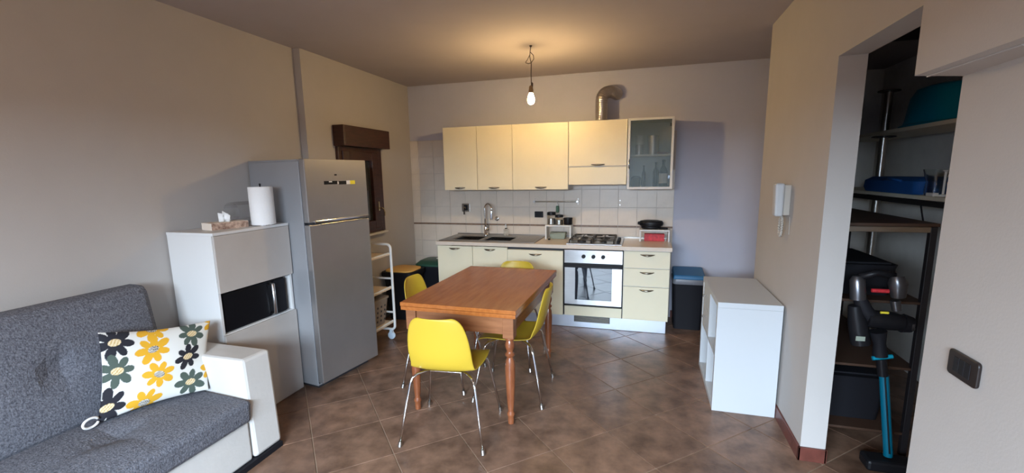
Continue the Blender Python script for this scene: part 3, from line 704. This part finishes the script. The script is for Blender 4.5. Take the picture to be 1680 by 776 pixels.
# patterned pillow
def pillow():
    TL, TR, BR, BL = Vector((.225,-3.625,.850)), Vector((.345,-3.135,.762)), Vector((.475,-3.30,.425)), Vector((.305,-3.735,.440))
    n = 170; V = []; F = []; C = []
    fl = [(.10,.13,'k'),(.43,-.01,'y'),(.79,.14,'g'),(.10,.47,'g'),(.41,.27,'y'),(.75,.46,'k'),(.05,.86,'k'),(.46,.62,'y'),(.79,.83,'g'),(.36,.95,'y'),(1.06,.04,'y'),(1.06,.70,'y')]
    colr = {'k': (.012,.012,.02), 'y': (.80,.42,.02), 'g': (.075,.105,.085)}
    rnd = random.Random(8)
    par = [(rnd.random()*6, .85+rnd.random()*.13, rnd.uniform(-.4,.4)) for _ in fl]
    nrm = ((TR-TL).cross(BL-TL)).normalized()
    if nrm.x < 0: nrm = -nrm
    for side in (1, -1):
        for j in range(n+1):
            for i in range(n+1):
                u, v = i/n, j/n
                # edges pulled in slightly between the corners
                uu = u+.035*(2*u-1)*0; p = TL.lerp(TR, u).lerp(BL.lerp(BR, u), v)
                su = math.sin(PI*u)*-.018*(2*v-1); sv = math.sin(PI*v)*-.018*(2*u-1)
                p = p+(BL-TL).normalized()*su+(TR-TL).normalized()*sv
                bu = (max(0, math.sin(PI*u))*max(0, math.sin(PI*v)))**.45
                wr_ = .004*math.sin(9*u+5*v)*bu
                p = p+nrm*side*(.062*bu+wr_)
                V.append(p)
                c = (.80,.79,.74)
                if side == 1:
                    for (fx, fy, k), (ph, sc, el) in zip(fl, par):
                        dx, dy = (u-fx), (v-fy)*.80
                        ex = dx*math.cos(el)+dy*math.sin(el); ey = -dx*math.sin(el)+dy*math.cos(el)
                        rr = math.hypot(ex, ey); a = math.atan2(ey, ex)+ph
                        R = sc*(.075+.092*abs(math.cos(a*3.5))**.8)*(1+.10*math.sin(a*2))
                        if rr < R:
                            c = colr[k]
                            if (ex/.052)**2+(ey/.034)**2 < 1:
                                c = (.80,.66,.42) if k != 'y' else (.82,.78,.70)
                                if (int(ex*110+200)+int(ey*110+200)) % 2 == 0 and k == 'y': c = (.03,.03,.03)
                                if k != 'y' and (int(ex*90+200)+int(ey*90+200)) % 3 == 0: c = (.55,.35,.12)
                C.append((c[0]*.86, c[1]*.86, c[2]*.86, 1))
    N1 = (n+1)*(n+1)
    for s in (0, 1):
        for j in range(n):
            for i in range(n):
                a = s*N1+j*(n+1)+i; q = (a, a+1, a+n+2, a+n+1); F.append(q if s else q[::-1])
    me = bpy.data.meshes.new('pillow'); loc = Vector((.33,-3.45,.43))
    me.from_pydata([tuple(p-loc) for p in V], [], F)
    ca = me.color_attributes.new('print', 'FLOAT_COLOR', 'POINT')
    ca.data.foreach_set('color', [x for c in C for x in c])
    me.polygons.foreach_set('use_smooth', [True]*len(F))
    m = bpy.data.materials.new('printed_cotton'); m.use_nodes = True; nt = m.node_tree
    at = nt.nodes.new('ShaderNodeAttribute'); at.attribute_name = 'print'
    p = nt.nodes['Principled BSDF']; nt.links.new(at.outputs['Color'], p.inputs['Base Color']); p.inputs['Roughness'].default_value = .85
    me.materials.append(m)
    o = bpy.data.objects.new('pillow', me); COL.objects.link(o); o.location = loc
    tag(o, 'white pillow with yellow, black and green flowers leaning in the sofa corner', 'pillow')
    lp = [BL+Vector((.01,-.030-.032*math.cos(a),.022+.022*math.sin(a))) for a in [PI*k/10-PI*.9 for k in range(19)]]
    T([tuple(q) for q in lp], .006, 8).build('hanging_loop', M['label'], o, smooth='all')
pillow()

# ---------------------------------------------------------------- table
t = thing('dining_table', 'reddish-brown wooden extending table with turned legs in mid room', 'table', (1.266,-2.553,0), -.018)
tw, tl, th = .793, 1.209, .772
def TBx(*a): return local(MB().box(*a), t)
TBx(0, tw, 0, tl, th-.026, th).build('tabletop', M['table'], t, bev=.003)
TBx(.003, tw-.003, .002, tl/2-.002, th-.052, th-.028).build('extension_leaf', M['table'], t, bev=.002)
TBx(.003, tw-.003, tl/2+.002, tl-.002, th-.052, th-.028).build('extension_leaf', M['table'], t, bev=.002)
ap = MB().box(.075, tw-.075, .045, .065, .60, th-.053).box(.075, tw-.075, tl-.065, tl-.045, .60, th-.053)
ap.box(.045, .065, .10, tl-.10, .60, th-.053).box(tw-.065, tw-.045, .10, tl-.10, .60, th-.053)
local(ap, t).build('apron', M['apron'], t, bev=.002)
prof = [(.019,0),(.021,.03),(.019,.045),(.024,.055),(.026,.07),(.019,.082),(.018,.09),(.024,.15),(.031,.30),(.033,.38),(.028,.43),(.021,.445),(.020,.452),(.030,.462),(.031,.472),(.021,.484),(.020,.492),(.029,.515),(.031,.535),(.024,.556),(.022,.562),(.032,.570),(.032,.580)]
for lx in (.06, tw-.06):
    for ly in (.06, tl-.06):
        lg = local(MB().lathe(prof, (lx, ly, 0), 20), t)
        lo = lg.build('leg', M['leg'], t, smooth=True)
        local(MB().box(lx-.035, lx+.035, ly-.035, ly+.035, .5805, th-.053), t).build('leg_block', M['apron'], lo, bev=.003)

# ---------------------------------------------------------------- chairs
def chair(label):
    t = thing('dining_chair', label, 'chair', group='yellow chairs around the table')
    prof = [(.225,.428,.185),(.205,.447,.205),(.14,.452,.215),(.06,.443,.22),(-.03,.438,.215),(-.11,.442,.205),(-.165,.458,.198),(-.20,.490,.192),(-.225,.545,.192),(-.243,.62,.190),(-.260,.70,.178),(-.272,.76,.160),(-.279,.795,.135),(-.282,.808,.10)]
    nu = 14; V = []; F = []
    for k, (y, z, w_) in enumerate(prof):
        s = k/(len(prof)-1)
        for i in range(nu+1):
            u = 2*i/nu-1; x = w_*u
            if s < .5: dz = .022*abs(u)**2.5*min(1, s*5); dy = 0
            else: dz = .0; dy = .045*abs(u)**2.2*(1-.3*s)
            if .4 < s < .6: dz = .012*abs(u)**2.5
            V.append((x, y+dy, z+dz))
    for k in range(len(prof)-1):
        for i in range(nu): a = k*(nu+1)+i; F.append((a, a+1, a+nu+2, a+nu+1))
    MB().add(V, F).build('seat_shell', M['yellow'], t, solid=.009, sub=1)
    hub = MB().box(-.10, .10, -.11, .11, .420, .428)
    hub.build('mounting_plate', M['chrome'], t, bev=.003)
    for sx in (-1, 1):
        for sy in (-1, 1):
            p = [(sx*.06, sy*.05, .420),(sx*.13, sy*.11, .421),(sx*.165, sy*.145, .417),(sx*.188, sy*.165, .400),(sx*.198, sy*.178, .365),(sx*.225, sy*.212, .20),(sx*.253, sy*.245, .018)]
            lg = T(p, .0085, 10).build('leg', M['chrome'], t, smooth='all')
            T([(sx*.251, sy*.243, .028),(sx*.2545, sy*.2475, .0005)], [.012,.015], 10).build('foot_cap', M['tin'], lg, smooth=True)
    T([(-.19,.165,.398),(-.10,.166,.404),(.10,.166,.404),(.19,.165,.398)], .006, 8).build('front_stretcher', M['chrome'], t, smooth='all')
    return t
c0 = chair('yellow chair with its back to the camera at the near end of the table')
spots = [((1.66,-2.65), .105, None), ((1.895,-2.045), PI/2+.05, 'yellow chair on the right-hand side of the table, toward the oven'),
         ((1.305,-1.985), -PI/2+.03, 'yellow chair on the fridge side of the table, only its back top showing'),
         ((1.69,-1.485), PI-.03, 'yellow chair at the far end of the table in front of the dishwasher')]
for i, (p, r, lab) in enumerate(spots):
    c = c0 if i == 0 else dup(c0)
    c.location = (p[0], p[1], 0); c.rotation_euler = (0, 0, r)
    if lab: c['label'] = lab

# ---------------------------------------------------------------- cube shelf by right wall
t = thing('cube_shelf', 'low white two-by-two cube shelf against the right wall', 'shelf', (3.45,-1.63,0))
X0, X1, Y0, Y1, H = 3.258, 3.635, -2.010, -1.246, .751; w_ = .036
c = MB().box(X0, X1, Y0, Y0+w_, 0, H-w_).box(X0, X1, Y1-w_, Y1, 0, H-w_).box(X0, X1, Y0+w_, Y1-w_, 0, w_)
c.build('side_panels', M['kall'], t, bev=.0015)
B(X0, X1, Y0-.0005, Y1+.0005, H-w_+.0004, H).build('top_board', M['kall'], t, bev=.0015)
B(X0+.004, X1-.006, (Y0+Y1)/2-.008, (Y0+Y1)/2+.008, w_, H-w_).build('upright', M['kall'], t)
B(X0+.004, X1-.006, Y0+w_, Y1-w_, H/2-.008, H/2+.008).build('middle_shelf', M['kall'], t)
B(X1-.006, X1, Y0+w_, Y1-w_, w_, H-w_).build('back_panel', M['kall'], t)
ymid = (Y0+Y1)/2
for z0, z1 in ((H/2+.012, H/2+.170), (H/2+.174, H-w_-.003)):
    d = B(X0+.004, X0+.020, ymid+.012, Y1-w_-.004, z0, z1).build('drawer', M['kall'], t, bev=.002)
    B(X0+.022, X1-.02, ymid+.018, Y1-w_-.01, z0+.004, z1-.01).build('drawer_box', M['kin'], d)
    MB().lathe([(.005,X0+.004),(.005,X0-.012),(.009,X0-.014),(.009,X0-.022)], (0,(ymid+Y1)/2,(z0+z1)/2+.01), 12, 'x').build('knob', M['chrome'], d, smooth=True)
gb = 'white binders in the lower near cube'
for k in range(3):
    y = Y0+w_+.02+k*.075
    o = B(X0+.045, X0+.32, y, y+.062, w_+.001, w_+.29).build('binder', M['label'], bev=.003, loc=(X0+.18, y+.03, w_+.001))
    tag(o, ('white binder nearest the camera in the low shelf', 'middle white binder of three in the low shelf', 'white binder closest to the upright in the low shelf')[k], 'binder', gb)

# ---------------------------------------------------------------- intercom, switch
t = thing('intercom', 'beige wall intercom handset with coiled cord on the right wall', 'intercom', (3.65,-1.8,1.4))
MB().hexa([(3.610,-1.905,1.305),(3.65,-1.905,1.305),(3.65,-1.71,1.305),(3.605,-1.71,1.305),(3.610,-1.905,1.495),(3.65,-1.905,1.495),(3.65,-1.71,1.495),(3.605,-1.71,1.495)]).build('body', M['inter'], t, bev=.006)
B(3.600, 3.606, -1.745, -1.722, 1.415, 1.475).build('dark_panel', M['rack'], t, bev=.001)
hs = MB().hexa([(3.560,-1.935,1.300),(3.606,-1.935,1.300),(3.606,-1.865,1.300),(3.560,-1.865,1.300),(3.553,-1.935,1.505),(3.606,-1.935,1.505),(3.606,-1.865,1.505),(3.553,-1.865,1.505)]).build('handset', M['hand'], t, bev=.012)
B(3.575, 3.603, -1.866, -1.860, 1.36, 1.43).build('handset_grip', M['inter'], t, bev=.002)
cp = []
for k in range(120):
    a = k/119; th_ = PI*(1+2*a*.999); y = -1.865+.030*math.sin(2*PI*a); z = 1.245-.068*(-math.cos(2*PI*a)+0)*-1
    z = 1.235+.065*math.cos(2*PI*a); cp.append((3.615+.004*math.cos(k*1.4), y+.004*math.sin(k*1.4), z))
T([(3.615,-1.865,1.305)]+cp, .0065, 6).build('coiled_cord', M['inter'], t, smooth='all')
T([(3.645,-1.93,1.30),(3.646,-1.932,1.24),(3.647,-1.93,1.19)], .002, 6).build('wire', M['inter'], t)
t = thing('light_switch', 'dark brown rectangular light switch plate on the near right wall', 'switch', (3.65,-3.595,1.04))
pl = rrect(-3.595, 1.037, .061, .037, .012, 0)
MB().prism([(p[0], p[1]) for p in pl], 3.640, 3.6495, 'x').build('plate', M['switch'], t, bev=.003)
for k in range(3): B(3.6385, 3.641, -3.629+k*.0235, -3.6075+k*.0235, 1.015, 1.059).build('rocker', M['black'], t, bev=.0015)

# ---------------------------------------------------------------- bulb
t = thing('pendant_bulb', 'bare lit bulb on a knotted dark cord hanging from the ceiling', 'lamp', (1.828,-1.197,2.644))
bx, by = 1.828, -1.197
MB().lathe([(.012,2.6435),(.010,2.635),(.004,2.63)], (bx,by,0), 10).build('ceiling_hook', M['cord'], t)
T([(bx,by,2.635),(bx-.004,by,2.60),(bx-.01,by+.004,2.56),(bx+.004,by,2.50),(bx+.001,by,2.42),(bx+.004,by,2.315)], .0035, 8).build('cord', M['cord'], t, smooth='all')
T([(bx-.006,by,2.575),(bx-.03,by+.006,2.535),(bx-.048,by+.01,2.517),(bx-.043,by,2.510),(bx-.02,by-.005,2.500),(bx+.004,by-.004,2.505),(bx+.026,by,2.535),(bx+.022,by,2.565),(bx-.002,by,2.59)], .003, 8).build('cord_loop', M['cord'], t, smooth='all')
T([(bx+.005,by,2.345),(bx+.012,by,2.34),(bx+.010,by,2.31)], .0075, 8).build('cord_knot', M['cord'], t, smooth='all')
MB().lathe([(.008,2.325),(.016,2.315),(.019,2.29),(.021,2.275),(.021,2.262)], (bx,by,0), 16).build('lamp_holder', M['socket'], t, smooth=True)
MB().lathe([(.014,2.262),(.016,2.256),(.024,2.238),(.030,2.215),(.030,2.200),(.024,2.182),(.012,2.172),(.003,2.170)], (bx,by,0), 24).build('bulb', M['bulb'], t, smooth='all')

# ---------------------------------------------------------------- closet contents
t = thing('closet_shelving', 'pale wall shelving on a chrome tension pole inside the closet', 'shelving', (4.6,-1.5,0))
for z in (1.850, 1.417): B(4.40, 4.795, -3.3, -.09, z-.024, z).build('shelf_board', M['shelfw'], t, bev=.002)
T([(4.50,-.93,.0),(4.50,-.93,2.15)], .027, 14).build('pole', M['tin'], t, smooth=True)
for z, r in ((2.15,.07),(1.818,.075),(1.385,.065)): MB().lathe([(r*.7,z-.006),(r,z-.002),(r,z+.005)], (4.50,-.93,0), 22).build('disc', M['rack'], t, smooth=True)
MB().lathe([(.024,1.96),(.024,1.98)], (4.50,-.93,0), 14).build('collar', M['rack'], t)
B(4.43, 4.47, -2.6, -.6, 1.352, 1.384).build('support_bar', M['rack'], t, bev=.002)
T([(4.45,-1.62,1.36),(4.45,-1.70,1.20)], .005, 6).build('hook', M['rack'], t)
t = thing('wash_basin', 'teal plastic basin turned upside down on the top closet shelf', 'basin', (4.60,-1.43,1.85))
MB().lathe([(.245,1.8505),(.25,1.862),(.225,1.872),(.215,1.90),(.195,2.04),(.165,2.09),(.11,2.105),(.02,2.108)], (4.60,-1.43,0), 36, sx=.76, sy=1.35).build('tub', M['teal'], t, smooth=True)
B(4.58, 4.62, -1.79, -1.75, 1.853, 1.866).build('grip', M['teal'], t, bev=.004)
t = thing('folded_bag', 'bright blue folded bag lying on the lower closet shelf', 'bag', (4.5,-1.25,1.417))
m = loft([rrect(4.53,-1.25,.11,.36,.05,1.4175), rrect(4.53,-1.25,.12,.375,.05,1.45), rrect(4.53,-1.25,.115,.37,.05,1.50), rrect(4.53,-1.25,.08,.34,.05,1.525)])
m.build('sack', M['blueb'], t, smooth=True)
T([(4.41,-1.45,1.50),(4.40,-1.35,1.515),(4.41,-1.2,1.505)], .008, 6).build('strap', M['blueb'], t, smooth='all')
t = thing('glass_vase', 'clear glass vase right of the blue bag on the closet shelf', 'vase', (4.47,-1.70,1.417))
MB().lathe([(.045,1.4175),(.05,1.43),(.045,1.50),(.062,1.575),(.058,1.575),(.04,1.50),(.042,1.43)], (4.47,-1.70,0), 20).build('bowl', M['glass'], t, smooth=True)
t = thing('candle_holder', 'slim pale candle holder beside the basket on the closet shelf', 'candle holder', (4.46,-1.81,1.417))
MB().lathe([(.03,1.4175),(.028,1.425),(.006,1.43),(.006,1.56),(.018,1.57)], (4.46,-1.81,0), 14).build('stem', M['label'], t, smooth=True)
t = thing('small_basket', 'reddish-brown basket with a white ring handle on the closet shelf', 'basket', (4.47,-1.94,1.417))
MB().lathe([(.06,1.4175),(.075,1.43),(.082,1.50),(.078,1.505)], (4.49,-1.95,0), 20).build('body', M['pink'], t, smooth=True)
T([(4.45,-1.95+.04*math.cos(a),1.54+.022*math.sin(a)) for a in [2*PI*k/16 for k in range(17)]], .004, 6).build('ring_handle', M['label'], t, smooth='all')
o = B(4.41, 4.44, -1.81, -1.74, 1.4175, 1.437).build('small_box', M['label'], bev=.002, loc=(4.425,-1.775,1.4175)); tag(o, 'tiny white box at the edge of the lower closet shelf', 'box')
t = thing('metal_rack', 'dark metal storage rack with a brown top board inside the closet', 'rack', (4.0,-1.8,0))
rx0, rx1, ry0, ry1 = 3.80, 4.225, -2.27, -1.25
for x in (rx0, rx1-.03):
    for y in (ry0, ry1-.03): B(x, x+.03, y, y+.03, 0, 1.285).build('post', M['rack'], t, bev=.002)
B(rx0-.005, rx1+.005, ry0-.005, ry1, 1.286, 1.303).build('top_board', M['rackt'], t, bev=.002)
B(rx0+.03, rx1-.03, ry0, ry0+.02, 1.255, 1.285).build('front_rail', M['tin'], t, bev=.002)
for z in (.87, .50, .12):
    B(rx0+.002, rx1-.002, ry0+.005, ry1-.005, z, z+.014).build('shelf', M['rackt'], t, bev=.002)
t = thing('storage_crate', 'black storage crate on the upper shelf of the dark rack', 'crate', (3.97,-1.9,.885))
loft([rrect(3.98,-1.9,.13,.25,.03,.8845), rrect(3.98,-1.9,.145,.27,.03,1.04), rrect(3.98,-1.9,.15,.275,.03,1.06)]).build('body', M['blackm'], t, smooth=True)
B(3.86, 4.10, -2.15, -1.65, 1.06, 1.072).build('lid', M['blackm'], t, bev=.004)
t = thing('storage_crate', 'added black crate darkening the lowest shelf of the dark rack', 'crate', (4.0,-1.9,.135))
loft([rrect(4.0,-1.9,.13,.25,.03,.1345), rrect(4.0,-1.9,.15,.27,.03,.38), rrect(4.0,-1.9,.155,.275,.03,.40)]).build('body', M['blackm'], t, smooth=True)  # dark filler added to make the lower closet darker
B(3.86, 4.14, -2.14, -1.66, .40, .412).build('lid', M['blackm'], t, bev=.004)
# cordless vacuum standing in front of the rack
def vp(x, y): return 3.94+.00275*(x-1445)+.00033*(y-455), 1.04-.0033*(y-455)
t = thing('stick_vacuum', 'black cordless stick vacuum with a teal wand in the closet opening', 'vacuum cleaner', (4.03,-2.42,0))
YV = -2.42
def vt(pts, r, n=14, **k):
    return T([(vp(x, y)[0], YV+dy, vp(x, y)[1]) for x, y, dy in pts], r, n, **k)
vt([(1404,500,0),(1408,528,0),(1413,563,0)], [.030,.043,.044]).build('battery', M['black'], t, bev=.004, smooth=True)
a_, b_ = vp(1404, 545); B(a_-.012, a_+.028, YV-.047, YV-.043, b_-.028, b_-.004).build('rating_label', M['sponge'], t)
vt([(1412,490,0),(1420,508,-.005),(1432,520,0)], [.030,.034,.036]).build('hand_grip', M['blackm'], t, smooth=True)
vt([(1408,453,0),(1408,460,0),(1409,490,0)], [.020,.034,.036]).build('brush_tool', M['gun'], t, smooth=True)
vt([(1468,452,-.01),(1468,462,-.02),(1470,482,-.01)], [.030,.040,.032]).build('motor_head', M['gun'], t, smooth=True)
vt([(1412,455,0),(1440,447,0),(1466,452,0)], [.018,.016,.020]).build('handle', M['black'], t, smooth='all')
vt([(1428,474,-.02),(1454,474,-.02)], .010).build('red_latch', M['red'], t, smooth=True)
vt([(1422,520,0),(1460,522,0),(1478,524,-.005)], [.045,.048,.040]).build('dust_bin', M['black'], t, smooth=True)
vt([(1477,524,-.005),(1491,526,-.005)], [.048,.040]).build('filter_cap', M['blackm'], t, smooth=True)
vt([(1489,526,-.030),(1492,526,-.035)], [.024,.018]).build('filter_ring', M['gun'], t, smooth=True)
vt([(1464,488,-.02),(1466,503,-.02)], [.022,.020]).build('tool_nozzle', M['gun'], t, smooth=True)
vt([(1438,506,-.045),(1450,506,-.045)], .006, 8).build('yellow_mark', M['yel'], t)
vt([(1440,540,0),(1443,560,0),(1444,580,0)], [.040,.027,.034]).build('neck', M['blackm'], t, smooth=True)
vt([(1430,584,-.01),(1462,578,-.01)], .011, 10).build('release_clip', M['teal'], t, smooth=True)
vt([(1446,584,0),(1448,612,0)], .024).build('wand_collar', M['black'], t, smooth=True)
x_, z_ = vp(1450, 612); x2, z2 = vp(1457, 740)
T([(x_,YV,z_),(x2,YV,z2),(x2+.002,YV,.075)], .021, 16).build('wand', M['tealr'], t, smooth=True)
T([(x_-.004,YV-.021,z_),(x2-.002,YV-.021,z2)], .004, 6).build('wand_groove', M['black'], t)
MB().box(x2-.11, x2+.11, YV-.06, YV+.05, .004, .065).build('floor_head', M['black'], t, bev=.015)
